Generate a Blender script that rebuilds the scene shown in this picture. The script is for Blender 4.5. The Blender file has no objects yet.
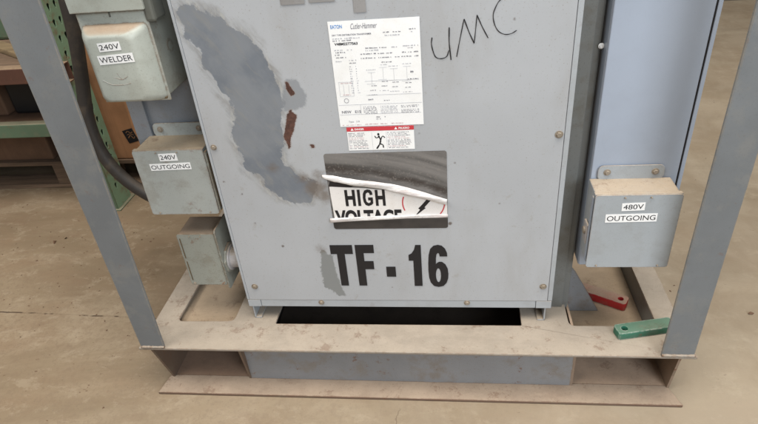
import bpy, bmesh, math, random
import numpy as np
from mathutils import Vector, Matrix
random.seed(7); rng = np.random.default_rng(7)
S = bpy.context.scene; COL = S.collection

# ------------------------------------------------------------------ materials
class NT:
    def __init__(s, name):
        s.m = bpy.data.materials.new(name); s.m.use_nodes = True
        s.t = s.m.node_tree; s.t.nodes.clear()
        s.out = s.n('ShaderNodeOutputMaterial'); s.b = s.n('ShaderNodeBsdfPrincipled')
        s.l(s.b.outputs[0], s.out.inputs[0]); s.co = s.n('ShaderNodeTexCoord').outputs['Object']
    def n(s, t, **k):
        x = s.t.nodes.new(t)
        for a, v in k.items(): setattr(x, a, v)
        return x
    def l(s, a, b): s.t.links.new(a, b)
    def put(s, sock, v):
        if hasattr(v, 'is_linked') or isinstance(v, bpy.types.NodeSocket): s.l(v, sock)
        else: sock.default_value = (*v, 1) if (isinstance(v, tuple) and len(v) == 3 and sock.type == 'RGBA') else v
    def noise(s, scale, detail=4, rough=.55, stretch=None, dist=0):
        x = s.n('ShaderNodeTexNoise'); x.inputs['Scale'].default_value = scale
        x.inputs['Detail'].default_value = detail; x.inputs['Roughness'].default_value = rough
        x.inputs['Distortion'].default_value = dist
        if stretch:
            mp = s.n('ShaderNodeMapping'); mp.inputs['Scale'].default_value = stretch
            s.l(s.co, mp.inputs[0]); s.l(mp.outputs[0], x.inputs['Vector'])
        else: s.l(s.co, x.inputs['Vector'])
        return x.outputs['Fac']
    def ramp(s, v, a, b, lo=0., hi=1.):
        x = s.n('ShaderNodeMapRange'); x.interpolation_type = 'SMOOTHSTEP'
        s.put(x.inputs[0], v)
        for i, q in enumerate((a, b, lo, hi)): x.inputs[i+1].default_value = q
        return x.outputs[0]
    def math(s, op, a, b=0.):
        x = s.n('ShaderNodeMath', operation=op); s.put(x.inputs[0], a); s.put(x.inputs[1], b); return x.outputs[0]
    def mix(s, f, a, b):
        x = s.n('ShaderNodeMix', data_type='RGBA'); s.put(x.inputs[0], f); s.put(x.inputs[6], a); s.put(x.inputs[7], b)
        return x.outputs[2]
    def up(s, a=.55, b=.95):
        g = s.n('ShaderNodeNewGeometry'); z = s.n('ShaderNodeSeparateXYZ'); s.l(g.outputs['Normal'], z.inputs[0])
        return s.ramp(z.outputs[2], a, b)
    def bump(s, h, st=.2, d=.002):
        x = s.n('ShaderNodeBump'); x.inputs['Strength'].default_value = st; x.inputs['Distance'].default_value = d
        s.put(x.inputs['Height'], h); s.l(x.outputs[0], s.b.inputs['Normal'])
    def done(s, col, rough=.5, metal=0., spec=None):
        s.put(s.b.inputs['Base Color'], col); s.put(s.b.inputs['Roughness'], rough); s.put(s.b.inputs['Metallic'], metal)
        if spec is not None: s.b.inputs['Specular IOR Level'].default_value = spec
        return s.m

DUST = (.40, .315, .225)
def mul(c, k): return tuple(x*k for x in c)
def paint(name, col, dust=.9, dustcol=DUST, rough=.45, rust=.25, var=.12, grime=(.16, .13, .09), gr=.25, bump=.15, spec=.4, edge=0., edgecol=(.20, .13, .085)):
    m = NT(name)
    big = m.noise(5, 5, .6); mid = m.noise(22, 6, .65); fine = m.noise(160, 3, .6)
    c = m.mix(m.ramp(big, .3, .7), mul(col, 1-var), mul(col, 1+var*.6))
    c = m.mix(m.ramp(mid, .48, .68, 0, gr), c, grime)                      # grime blotches
    c = m.mix(m.ramp(m.noise(420, 2, .5), .60, .70, 0, .3*min(1, gr*4)), c, mul(grime, .6))  # specks
    if rust: c = m.mix(m.ramp(m.noise(34, 8, .75), .605, .655, 0, rust), c, (.16, .07, .035))
    if dust:
        dn = m.ramp(m.noise(14, 6, .7), .15, .6, .55, 1.)
        d = m.math('MULTIPLY', m.math('MULTIPLY', m.up(), dn), dust)
        dc = m.mix(m.ramp(m.noise(12, 8, .8), .3, .72), mul(dustcol, .90), mul(dustcol, 1.07))
        dc = m.mix(m.ramp(m.noise(7, 8, .78, (.6, 1.3, 1)), .46, .64, 0, .40), dc, mul(dustcol, .62)); dc = m.mix(m.ramp(m.noise(19, 8, .8), .555, .63, 0, .5), dc, (.15, .085, .055)); dc = m.mix(m.ramp(m.noise(300, 2, .5), .6, .75, 0, .35), dc, (.12, .09, .065))
        c = m.mix(d, c, dc); r = m.math('ADD', m.math('MULTIPLY', d, .4), rough)
    else: r = rough
    if edge:
        bv = m.n('ShaderNodeBevel', samples=4); bv.inputs['Radius'].default_value = .004
        ge = m.n('ShaderNodeNewGeometry'); dt = m.n('ShaderNodeVectorMath', operation='DOT_PRODUCT')
        m.l(bv.outputs[0], dt.inputs[0]); m.l(ge.outputs['True Normal'], dt.inputs[1])
        e = m.math('MULTIPLY', m.ramp(dt.outputs['Value'], .985, .90), m.ramp(m.noise(60, 6, .75), .40, .56, 0, edge))
        c = m.mix(e, c, edgecol)
    m.bump(m.math('ADD', m.math('MULTIPLY', fine, .4), mid), bump, .0008)
    return m.done(c, r, 0, spec)

M = {}
M['post'] = paint('grey post paint', (.158, .170, .180), dust=.6, rough=.5, rust=.3, gr=.5, var=.13, grime=(.20, .20, .19), edge=1., edgecol=(.26, .22, .17))
M['skid'] = paint('dusty grey skid paint', (.31, .275, .235), dust=1., dustcol=(.345, .295, .240), rough=.6, rust=.6, gr=.4, edge=.9)
M['flange'] = paint('rusty dusty flange', (.17, .11, .08), dust=1., dustcol=(.345, .27, .205), rough=.7, rust=.8, gr=.5, edge=1., edgecol=(.13, .07, .045))
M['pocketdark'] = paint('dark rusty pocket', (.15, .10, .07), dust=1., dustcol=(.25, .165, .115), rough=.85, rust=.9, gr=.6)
M['ledge'] = paint('dust covered pocket top', (.38, .30, .22), dust=1., dustcol=(.37, .285, .20), rough=.8, rust=.4, gr=.3)
M['web'] = paint('grey web paint', (.235, .24, .25), dust=.9, rough=.5, rust=.7, gr=.55, grime=(.20, .165, .13), var=.12, edge=.9)
M['pocket'] = paint('rusty dusty pocket', (.26, .19, .14), dust=1., dustcol=(.42, .305, .22), rough=.8, rust=.9, gr=.5)
M['black'] = paint('plain black', (.022, .018, .018), dust=.12, rough=.7, rust=0, gr=0)  # also stands for shade put into the slot and bar holes
M['backplate'] = paint('dim grey plate paint', (.20, .215, .235), dust=.6, rough=.45, rust=.2, gr=.25)
M['cab'] = paint('cabinet grey', (.38, .405, .43), dust=.8, rough=.42, rust=.12, gr=.10, var=.04)
M['bluepaint'] = paint('blue grey enclosure paint', (.345, .395, .48), dust=.7, rough=.27, rust=.0, gr=.03, var=.05, spec=.5)
M['greybox'] = paint('pale grey box paint', (.355, .385, .41), dust=1., dustcol=(.38, .31, .235), rough=.42, rust=.1, gr=.15, var=.06, edge=.5)
M['greenbox'] = paint('greenish grey box paint', (.35, .37, .355), dust=1., dustcol=(.36, .29, .205), rough=.45, rust=.35, gr=.3, var=.08, edge=.8)
M['welderbox'] = paint('pale green box paint', (.40, .425, .385), dust=1., dustcol=(.36, .275, .20), rough=.42, rust=.2, gr=.2, var=.06, edge=.8)
M['olivebox'] = paint('olive grey box paint', (.29, .30, .265), dust=1., dustcol=(.27, .20, .145), rough=.5, rust=.5, gr=.4, var=.1, edge=1., edgecol=(.13, .085, .05))
M['hingerust'] = paint('hinge grime', (.12, .08, .04), dust=.2, rust=.8, gr=.6)
M['column'] = paint('dim olive grey column', (.155, .16, .155), dust=.3, rough=.4, rust=.35, gr=.4, grime=(.10, .085, .06))
M['darkhandle'] = paint('dark grey handle', (.12, .125, .11), dust=.5, rough=.5, rust=.1)
M['rubber'] = paint('black cable rubber', (.034, .030, .028), dust=.6, dustcol=(.17, .135, .105), rough=.55, rust=0, gr=.5, grime=(.09, .07, .05))
M['redpaint'] = paint('worn red paint', (.46, .028, .03), dust=.95, dustcol=(.36, .28, .21), rough=.45, rust=.7, gr=.55, grime=(.25, .15, .12), edge=1., edgecol=(.33, .27, .22))
M['greenpaint'] = paint('worn green paint', (.03, .155, .098), dust=.6, dustcol=(.17, .225, .17), rough=.5, rust=.5, gr=.55, grime=(.10, .17, .13), edge=1., edgecol=(.48, .50, .46))
M['rackgreen'] = paint('rack green', (.08, .125, .08), dust=.5, rough=.5, rust=.3, gr=.3)
M['rackworn'] = paint('worn pale rack green', (.175, .265, .17), dust=.3, rough=.6, rust=1., gr=.8, grime=(.17, .12, .07))
M['rackorange'] = paint('dull orange beam', (.085, .038, .026), dust=1., dustcol=(.24, .17, .11), rough=.6, rust=.4, gr=.5, grime=(.06, .03, .02))
M['white'] = paint('white sticker', (.86, .87, .875), dust=0, rough=.35, rust=0, gr=.12, grime=(.62, .58, .50), var=.02, bump=.05)
M['whitepeel'] = paint('white sticker backing', (.80, .775, .755), dust=0, rough=.45, rust=0, gr=.15, grime=(.5, .42, .32), var=.03)
M['ink'] = NT('black ink').done((.010, .010, .013), .5)
M['greyink'] = NT('grey ink').done((.19, .19, .22), .5)
M['faintink'] = NT('faint ink').done((.42, .43, .47), .5)
M['rosyink'] = NT('rosy ink').done((.55, .38, .40), .5)
M['blueink'] = NT('blue ink').done((.10, .27, .60), .5)
M['redink'] = NT('red ink').done((.55, .045, .06), .45)
M['screw'] = paint('dull screw metal', (.27, .23, .185), dust=.3, rough=.4, rust=.9, gr=.5)
def curl_mat():
    m = NT('curled film'); c = m.mix(m.ramp(m.noise(40, 6, .7, (.5, 1, 2)), .40, .62), (.80, .79, .785), (.60, .55, .54))  # grey-pink shading of the curl put into the colour
    c = m.mix(m.ramp(m.noise(130, 6, .7), .56, .66, 0, .5), c, (.42, .36, .33))
    m.bump(m.noise(75, 5, .6, (.35, 1, 1.6)), .9, .003); return m.done(c, .42)
M['curl'] = curl_mat()
M['taupe'] = paint('adhesive residue', (.27, .265, .265), dust=0, rough=.6, rust=0, gr=.25, grime=(.2, .18, .16))
M['galv'] = paint('conduit zinc', (.42, .40, .40), dust=.7, rough=.4, rust=.3, gr=.3)

def cardboard(name, col):
    m = NT(name)
    c = m.mix(m.ramp(m.noise(8, 5, .6), .3, .7), mul(col, .75), mul(col, 1.15))
    w = m.noise(60, 3, .6, (1, 1, .05)); c = m.mix(m.ramp(w, .45, .75, 0, .3), c, mul(col, .5))
    m.bump(m.noise(12, 4), .3, .006); return m.done(c, .8)
M['card'] = cardboard('orange cardboard', (.34, .175, .085))
M['cardbrown'] = cardboard('brown cardboard', (.13, .072, .042))
def wood(name, col):
    m = NT(name); g = m.noise(30, 6, .7, (.08, 1, 1), .6)
    c = m.mix(m.ramp(g, .3, .7), mul(col, .5), mul(col, 1.2)); m.bump(g, .4, .002); return m.done(c, .85)
M['wood'] = wood('old pallet wood', (.16, .105, .068)); M['plank'] = wood('tan plank', (.25, .18, .10))
M['darkplastic'] = paint('black plastic', (.012, .012, .013), dust=.1, rough=.5, rust=0, gr=0)

def residue_mat():
    m = NT('dark sticker residue')
    z0 = m.n('ShaderNodeSeparateXYZ'); m.l(m.co, z0.inputs[0])
    OX, OZ = .33, 0.   # object space of the sticker starts at the transformer's base point
    dx = m.math('SUBTRACT', z0.outputs[0], .19-OX); dz = m.math('SUBTRACT', z0.outputs[2], -.25-OZ)
    rr_ = m.math('SQRT', m.math('ADD', m.math('MULTIPLY', dx, dx), m.math('MULTIPLY', dz, dz)))
    cb = m.n('ShaderNodeCombineXYZ'); m.l(m.math('MULTIPLY', rr_, 46.), cb.inputs[0]); m.l(m.math('MULTIPLY', z0.outputs[0], 3.), cb.inputs[1])
    x = m.n('ShaderNodeTexNoise'); x.inputs['Scale'].default_value = 1.; x.inputs['Detail'].default_value = 6; x.inputs['Roughness'].default_value = .55; x.inputs['Distortion'].default_value = .25
    m.l(cb.outputs[0], x.inputs['Vector'])
    arc_ = m.ramp(m.math('ABSOLUTE', m.math('SUBTRACT', rr_, .632)), .016, .002)
    c = m.mix(m.ramp(x.outputs['Fac'], .30, .66), (.070, .067, .065), (.20, .19, .182)); c = m.mix(m.math('MULTIPLY', arc_, m.ramp(m.noise(60, 6, .7, (.4, 1, 1)), .38, .6, .3, .9)), c, (.040, .031, .027))
    c = m.mix(m.ramp(m.noise(260, 3, .6), .55, .7, 0, .5), c, (.24, .215, .195))
    z = m.n('ShaderNodeSeparateXYZ'); m.l(m.co, z.inputs[0])
    low = m.ramp(z.outputs[2], .262, .278, 1, 0)     # the strip where the sticker came away last is darker
    c = m.mix(low, c, m.mix(m.ramp(m.noise(25, 4), .3, .7), (.026, .024, .024), (.052, .046, .043)))
    m.bump(x.outputs['Fac'], .5, .001)
    return m.done(c, .55)
M['residue'] = residue_mat()

def rotn(m, scale, det, rough, ang, squeeze):
    mp = m.n('ShaderNodeMapping'); mp.inputs['Rotation'].default_value = (0, ang, 0)
    m2 = m.n('ShaderNodeMapping'); m2.inputs['Scale'].default_value = (1, 1, squeeze)
    x = m.n('ShaderNodeTexNoise'); x.inputs['Scale'].default_value = scale; x.inputs['Detail'].default_value = det; x.inputs['Roughness'].default_value = rough; x.inputs['Distortion'].default_value = .3
    m.l(m.co, mp.inputs[0]); m.l(mp.outputs[0], m2.inputs[0]); m.l(m2.outputs[0], x.inputs['Vector']); return x.outputs['Fac']
def panel_mat():
    m = NT('scraped grey panel paint')
    A = lambda n: m.n('ShaderNodeAttribute', attribute_name=n).outputs['Fac']
    base = (.405, .422, .445)
    c = m.mix(m.ramp(m.noise(4, 4), .3, .7), mul(base, .95), mul(base, 1.04))
    sm = m.noise(9, 6, .6, (1, 1, .35)); c = m.mix(m.ramp(sm, .48, .68, 0, .20), c, (.26, .235, .20))
    c = m.mix(m.ramp(m.noise(330, 2, .5), .63, .72, 0, .4), c, (.20, .16, .12)); c = m.mix(m.ramp(m.noise(26, 8, .8), .60, .66, 0, .3), c, (.28, .25, .21))
    c = m.mix(m.ramp(m.noise(60, 5, .7), .70, .74, 0, .35), c, (.33, .22, .14))
    n1 = m.math('MULTIPLY', m.math('SUBTRACT', m.noise(24, 5, .6), .5), .034)
    n2 = m.math('MULTIPLY', m.math('SUBTRACT', rotn(m, 70, 6, .65, .6, .3), .5), .020)
    d = m.math('ADD', m.math('ADD', A('patch'), n1), n2)
    brush = rotn(m, 48, 7, .72, .6, .16)
    halo = m.math('MULTIPLY', m.ramp(d, .014, -.003), m.ramp(brush, .40, .60, .10, .85))
    c = m.mix(halo, c, m.mix(m.ramp(m.noise(20, 6, .7), .4, .6), (.24, .235, .225), (.27, .28, .29)))
    core = m.ramp(m.math('ADD', d, m.math('MULTIPLY', n1, .5)), -.0035, -.0060)
    pc = m.mix(m.ramp(m.noise(11, 5, .6), .38, .62), (.145, .165, .195), (.195, .212, .235)); pc = m.mix(m.ramp(rotn(m, 60, 6, .7, .6, .25), .5, .66, 0, .45), pc, (.235, .235, .225))
    c = m.mix(m.math('MULTIPLY', core, .92), c, pc)
    # pale scratches near the patch border
    c = m.mix(m.math('MULTIPLY', m.ramp(m.math('ABSOLUTE', d), .006, .001), m.ramp(m.noise(150, 5, .7, (1, 1, .2)), .52, .62, 0, .55)), c, (.43, .43, .41))
    dc = m.math('ADD', A('patchc'), m.math('MULTIPLY', m.math('SUBTRACT', m.noise(120, 6, .7), .5), .018))
    c = m.mix(m.ramp(dc, .001, -.002, 0, .95), c, (.215, .225, .225))
    ds = m.math('ADD', A('stain'), m.math('MULTIPLY', m.math('SUBTRACT', m.noise(60, 7, .7), .5), .03))
    c = m.mix(m.ramp(ds, .012, -.010, 0, .75), c, (.15, .12, .095))
    db = m.math('ADD', A('patchb'), m.math('MULTIPLY', m.math('SUBTRACT', m.noise(110, 6, .7), .5), .014))
    c = m.mix(m.ramp(db, .003, -.002, 0, .75), c, (.22, .235, .255))
    rn = m.math('ADD', A('rust'), m.math('MULTIPLY', m.math('SUBTRACT', m.noise(210, 6, .75), .5), .007))
    c = m.mix(m.ramp(rn, .003, .0006, 0, .6), c, (.27, .235, .215))
    rc = m.mix(m.ramp(m.noise(140, 5), .3, .7), (.060, .030, .023), (.115, .054, .040))
    chip = m.ramp(rn, .0006, -.0002); c = m.mix(chip, c, rc)
    do = m.math('ADD', A('dot'), m.math('MULTIPLY', m.math('SUBTRACT', m.noise(300, 4, .7), .5), .004))
    c = m.mix(m.ramp(do, .0025, -.001, 0, .85), c, (.10, .075, .06))
    m.bump(m.math('SUBTRACT', m.math('MULTIPLY', m.noise(120, 4), .3), m.math('ADD', m.math('MULTIPLY', core, .4), chip)), .25, .0008)
    return m.done(c, m.math('ADD', m.math('MULTIPLY', chip, .4), .42), 0, .4)
M['panel'] = panel_mat()

def floor_mat():
    m = NT('dusty concrete floor')
    st = m.noise(1.6, 7, .62, (.55, 1.3, 1), .6)
    c = m.mix(m.ramp(st, .28, .72), (.150, .108, .066), (.270, .208, .138))
    c = m.mix(m.ramp(m.noise(5, 7, .65, (.7, 1.4, 1), .5), .44, .66, 0, .45), c, (.225, .155, .098))
    c = m.mix(m.ramp(m.noise(3.1, 6, .6, (.5, 1.5, 1), 1.0), .50, .68, 0, .5), c, (.335, .27, .19))
    c = m.mix(m.ramp(m.noise(11, 8, .75, (1, 1.2, 1), .2), .54, .66, 0, .35), c, (.175, .115, .075))
    c = m.mix(m.ramp(m.noise(90, 5, .7), .46, .64, 0, .5), c, (.19, .14, .095)); c = m.mix(m.ramp(m.noise(7, 9, .8, (.6, 1.3, 1), .3), .44, .64, 0, .32), c, (.20, .135, .085)); c = m.mix(m.ramp(m.noise(17, 8, .8, (.8, 1.2, 1), .2), .52, .64, 0, .28), c, (.41, .345, .255))
    c = m.mix(m.ramp(m.noise(48, 3, .6, (1, 1.8, 1)), .70, .73, 0, .8), c, (.10, .05, .03))   # crumbs
    c = m.mix(m.ramp(m.noise(260, 2, .5), .68, .76, 0, .4), c, (.09, .07, .05))
    # paler grey right side, darker brown left: light from the right painted in
    z = m.n('ShaderNodeSeparateXYZ'); m.l(m.co, z.inputs[0])
    side = m.ramp(m.math('ADD', z.outputs[0], m.math('MULTIPLY', m.noise(2, 4), .8)), -.4, 1.5, 0, .5)
    c = m.mix(side, c, m.mix(m.ramp(m.noise(5, 7, .65, (1.2, .8, 1), .5), .36, .64), (.285, .24, .18), (.375, .33, .26)))
    # joint with crumbs in it, running left of the skid
    yy = m.math('ADD', m.math('ADD', z.outputs[1], m.math('MULTIPLY', z.outputs[0], .042)), m.math('MULTIPLY', m.noise(14, 4), .01))
    j = m.ramp(m.math('ABSOLUTE', m.math('SUBTRACT', yy, .134)), .0035, .001)
    left = m.ramp(z.outputs[0], -.30, -.40)
    jj = m.math('MULTIPLY', m.math('MULTIPLY', j, left), m.ramp(m.noise(22, 3), .48, .58, .15, .9))
    c = m.mix(jj, c, (.05, .03, .02))
    # hairline crack
    xx = m.math('ADD', m.math('SUBTRACT', z.outputs[0], .335), m.math('MULTIPLY', m.math('SUBTRACT', m.noise(16, 5), .5), .05))
    k = m.math('MULTIPLY', m.ramp(m.math('ABSOLUTE', xx), .0022, .0006), m.ramp(z.outputs[1], -.12, -.14))
    c = m.mix(m.math('MULTIPLY', k, .6), c, (.12, .085, .06))
    m.bump(m.math('ADD', m.noise(60, 6, .7), m.math('MULTIPLY', jj, -1.)), .25, .002)
    return m.done(c, .72, 0, .3)
M['floor'] = floor_mat()
M['wall'] = paint('dim wall', (.10, .085, .065), dust=0, rough=.8, rust=0)

# ------------------------------------------------------------------ geometry helpers
def tag(o, label=None, cat=None, group=None, kind=None):
    for k, v in (('label', label), ('category', cat), ('group', group), ('kind', kind)):
        if v: o[k] = v
    return o
def origin(parent):
    v = Vector((0, 0, 0))
    while parent: v += parent.location; parent = parent.parent
    return v
def thing(name, loc, label, cat, group=None):
    o = bpy.data.objects.new(name, None); o.location = loc; o.empty_display_size = .05
    COL.objects.link(o); return tag(o, label, cat, group)
def link(name, me, mat, parent=None, label=None, bevel=0, seg=2, smooth=False):
    me.transform(Matrix.Translation(-origin(parent)))
    o = bpy.data.objects.new(name, me); COL.objects.link(o); o.parent = parent
    if mat: me.materials.clear(); me.materials.append(M[mat] if isinstance(mat, str) else mat)
    if bevel:
        b = o.modifiers.new('bevel', 'BEVEL'); b.width = bevel; b.segments = seg; b.limit_method = 'ANGLE'; b.angle_limit = .6
        b.harden_normals = False
    if smooth:
        for p in me.polygons: p.use_smooth = True
    if label: o['label'] = label
    return o
def obj(name, bm, mat, parent=None, **k):
    bmesh.ops.recalc_face_normals(bm, faces=bm.faces)
    me = bpy.data.meshes.new(name); bm.to_mesh(me); bm.free(); return link(name, me, mat, parent, **k)
def hexa(bm, lo, hi):                      # lo/hi: four corners each, same order
    a = [bm.verts.new(p) for p in lo]; b = [bm.verts.new(p) for p in hi]
    bm.faces.new(a); bm.faces.new(b)
    for i in range(4): bm.faces.new((a[i], a[(i+1) % 4], b[(i+1) % 4], b[i]))
def box(bm, x0, x1, y0, y1, z0, z1):
    hexa(bm, [(x0, y0, z0), (x1, y0, z0), (x1, y1, z0), (x0, y1, z0)], [(x0, y0, z1), (x1, y0, z1), (x1, y1, z1), (x0, y1, z1)])
    return bm
def B(*bs):
    bm = bmesh.new()
    for b in bs: box(bm, *b)
    return bm
def tubex(bm, pts, rad, n=14, cap=True):
    pts = [Vector(p) for p in pts]; rings = []
    up = Vector((.13, .21, .97))
    for i, p in enumerate(pts):
        t = (pts[min(i+1, len(pts)-1)] - pts[max(i-1, 0)]).normalized()
        if abs(t.dot(up)) > .95: up = Vector((0, 1, 0))
        u = t.cross(up).normalized(); v = t.cross(u); r = rad[i] if hasattr(rad, '__len__') else rad
        rings.append([bm.verts.new(p + r*(math.cos(a)*u + math.sin(a)*v)) for a in (2*math.pi*k/n for k in range(n))])
    for a, b in zip(rings, rings[1:]):
        for k in range(n): bm.faces.new((a[k], a[(k+1) % n], b[(k+1) % n], b[k]))
    if cap: bm.faces.new(rings[0]); bm.faces.new(rings[-1])
    return bm
def spline(P, n=12):
    P = [Vector(p) for p in P]; Q = [P[0]*2-P[1]] + P + [P[-1]*2-P[-2]]; out = []
    for i in range(1, len(Q)-2):
        a, b, c, d = Q[i-1:i+3]
        for k in range(n):
            t = k/n; out.append(.5*((2*b)+(c-a)*t+(2*a-5*b+4*c-d)*t*t+(3*b-a-3*c+d)*t**3))
    return out + [P[-1]]
def curve_mesh(cu):
    o = bpy.data.objects.new('tmp', cu); COL.objects.link(o); bpy.context.view_layer.update()
    me = bpy.data.meshes.new_from_object(o.evaluated_get(bpy.context.evaluated_depsgraph_get()))
    bpy.data.objects.remove(o); return me
def flat(loops, mapf, thick):
    """2D loops (outer + holes) filled, given thickness and mapped: mapf(u,v,w)->xyz, w in [-thick/2, thick/2]"""
    cu = bpy.data.curves.new('c', 'CURVE'); cu.dimensions = '2D'; cu.fill_mode = 'BOTH'; cu.extrude = thick/2
    for L in loops:
        s = cu.splines.new('POLY'); s.points.add(len(L)-1); s.use_cyclic_u = True
        for p, q in zip(s.points, L): p.co = (q[0], q[1], 0, 1)
    me = curve_mesh(cu)
    for v in me.vertices: v.co = mapf(*v.co)
    bm = bmesh.new(); bm.from_mesh(me); bmesh.ops.remove_doubles(bm, verts=bm.verts, dist=1e-6)
    return bm
def front(y):  return lambda u, v, w: Vector((u, y + w, v))
def topz(z):   return lambda u, v, w: Vector((u, v, z + w))
def rr(x0, x1, z0, z1, r, n=5):
    out = []
    for cx, cz, a0 in ((x1-r, z1-r, 0), (x0+r, z1-r, 90), (x0+r, z0+r, 180), (x1-r, z0+r, 270)):
        out += [(cx+r*math.cos(math.radians(a0+90*k/n)), cz+r*math.sin(math.radians(a0+90*k/n))) for k in range(n+1)]
    return out
def text(s, x0, x1, z0, z1, y, mat, parent, name='lettering', bold=0., rot=0., shear=0., thick=.0003, cut=None, sp=1., label=None):
    cu = bpy.data.curves.new('t', 'FONT'); cu.body = s; cu.size = 1; cu.offset = bold; cu.shear = shear; cu.space_character = sp
    cu.extrude = .0; cu.resolution_u = 6
    me = curve_mesh(cu)
    xs = [v.co.x for v in me.vertices]; ys = [v.co.y for v in me.vertices]
    ax, bx, ay, by = min(xs), max(xs), min(ys), max(ys)
    cx, cz = (x0+x1)/2, (z0+z1)/2; c, sn = math.cos(rot), math.sin(rot)
    for v in me.vertices:
        u = x0+(v.co.x-ax)/(bx-ax)*(x1-x0)-cx; w = z0+(v.co.y-ay)/(by-ay)*(z1-z0)-cz
        v.co = Vector((cx+c*u-sn*w, y, cz+sn*u+c*w))
    bm = bmesh.new(); bm.from_mesh(me)
    if cut: bmesh.ops.bisect_plane(bm, geom=bm.verts[:]+bm.edges[:]+bm.faces[:], plane_co=cut[0], plane_no=cut[1], clear_outer=True)
    return obj(name, bm, mat, parent, label=label)
def rotrect(cx, cz, w, h, a):
    c, s = math.cos(a), math.sin(a)
    return [(cx+c*u-s*v, cz+s*u+c*v) for u, v in ((-w/2, -h/2), (w/2, -h/2), (w/2, h/2), (-w/2, h/2))]
def screw(x, y, z, r, parent, name='bolt', hexhead=True, mat='screw'):
    bm = bmesh.new(); a = random.random()
    tubex(bm, [(x, y, z), (x, y-.0012, z)], r*1.45, 16)
    tubex(bm, [(x, y-.0011, z), (x, y-.0045, z)], [r, r*.9], 6 if hexhead else 14)
    return obj(name, bm, mat, parent, bevel=.0004)
def ribbon(pts, w, y, n=10):
    P = spline([(p[0], 0, p[1]) for p in pts], n) if len(pts) > 2 else [Vector((p[0], 0, p[1])) for p in pts]
    bm = bmesh.new(); A = []
    for i, p in enumerate(P):
        t = (P[min(i+1, len(P)-1)]-P[max(i-1, 0)]).normalized(); q = Vector((-t.z, 0, t.x)); f = w*(.9+.15*math.sin(i*.5))/2
        A.append((bm.verts.new((p.x+q.x*f, y, p.z+q.z*f)), bm.verts.new((p.x-q.x*f, y, p.z-q.z*f))))
    for a, b in zip(A, A[1:]): bm.faces.new((a[0], a[1], b[1], b[0]))
    return bm
def join(bms):
    out = bmesh.new()
    for b in bms:
        me = bpy.data.meshes.new('j'); b.to_mesh(me); b.free(); out.from_mesh(me); bpy.data.meshes.remove(me)
    return out

# ------------------------------------------------------------------ setting
FZ = -.14
bm = bmesh.new(); v = [bm.verts.new(p) for p in ((-9, -7, FZ), (9, -7, FZ), (9, 6, FZ), (-9, 6, FZ))]; bm.faces.new(v)
tag(obj('floor', bm, 'floor'), kind='structure')
tag(obj('wall', B((-9, 9, 3.145, 3.35, FZ, 4.5)), 'wall'), kind='structure')

# ------------------------------------------------------------------ the skid
D = .0975
skid = thing('equipment_skid', (.345, .2, FZ), 'grey dusty steel skid with fork pockets and tall posts carrying the transformer', 'equipment skid')
XL, XR, YB = -.232, .926, .56
outer = [(XL, -D), (XR, -D), (XR, YB), (XL, YB)]
def rq(pts, r=.014, n=4):
    """round the corners of a quadrilateral"""
    out = []; N = len(pts)
    for i in range(N):
        p = Vector(pts[i]); a = (Vector(pts[i-1])-p).normalized(); b = (Vector(pts[(i+1) % N])-p).normalized()
        for k in range(n+1):
            t = k/n; out.append(tuple(p + a*r*(1-t)**2 + b*r*t**2))
    return out
holes = [rq([(-.176, -.012), (-.042, -.010), (-.034, .47), (-.170, .47)]),
         rq([(.058, -.017), (.600, -.015), (.606, .40), (.066, .40)], .004),
         rq([(.699, -.014), (.876, -.012), (.876, .47), (.704, .47)])]
obj('deck_plate', flat([outer]+holes, topz(-.003), .006), 'skid', skid, bevel=.0012)
obj('web_plate', B((-.012, .704, -.060, -.054, FZ+.008, -.0065)), 'web', skid)
obj('bottom_flange', flat([[(-.212, -.054), (-.222, -.107), (.922, -.105), (.905, -.054)]], topz(FZ+.004), .007), 'flange', skid, bevel=.001)
for x0, x1 in ((-.205, -.012), (.704, .908)):
    bm = B((x0, x1, -.053, .50, FZ+.002, FZ+.006))                        # floor of the pocket
    s = .012 if x0 < 0 else -.012
    hexa(bm, [(x0, -.060, FZ+.0065), (x0+.005, -.060, FZ+.0065), (x0+.005, .5, FZ+.0065), (x0, .5, FZ+.0065)],
             [(x0-.008, -.090, -.0065), (x0-.003, -.090, -.0065), (x0-.003, .5, -.0065), (x0-.008, .5, -.0065)] if x0 < 0 else
             [(x0, -.060, -.0065), (x0+.005, -.060, -.0065), (x0+.005, .5, -.0065), (x0, .5, -.0065)])
    hexa(bm, [(x1-.005, -.060, FZ+.0065), (x1, -.060, FZ+.0065), (x1, .5, FZ+.0065), (x1-.005, .5, FZ+.0065)],
             [(x1-.005, -.080, -.0065), (x1, -.080, -.0065), (x1, .5, -.0065), (x1-.005, .5, -.0065)])
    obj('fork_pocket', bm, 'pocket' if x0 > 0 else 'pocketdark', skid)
    obj('back_web', B((x0+.006, x1-.006, .505, .511, FZ+.0065, -.0065)), 'pocket', skid)
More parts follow.
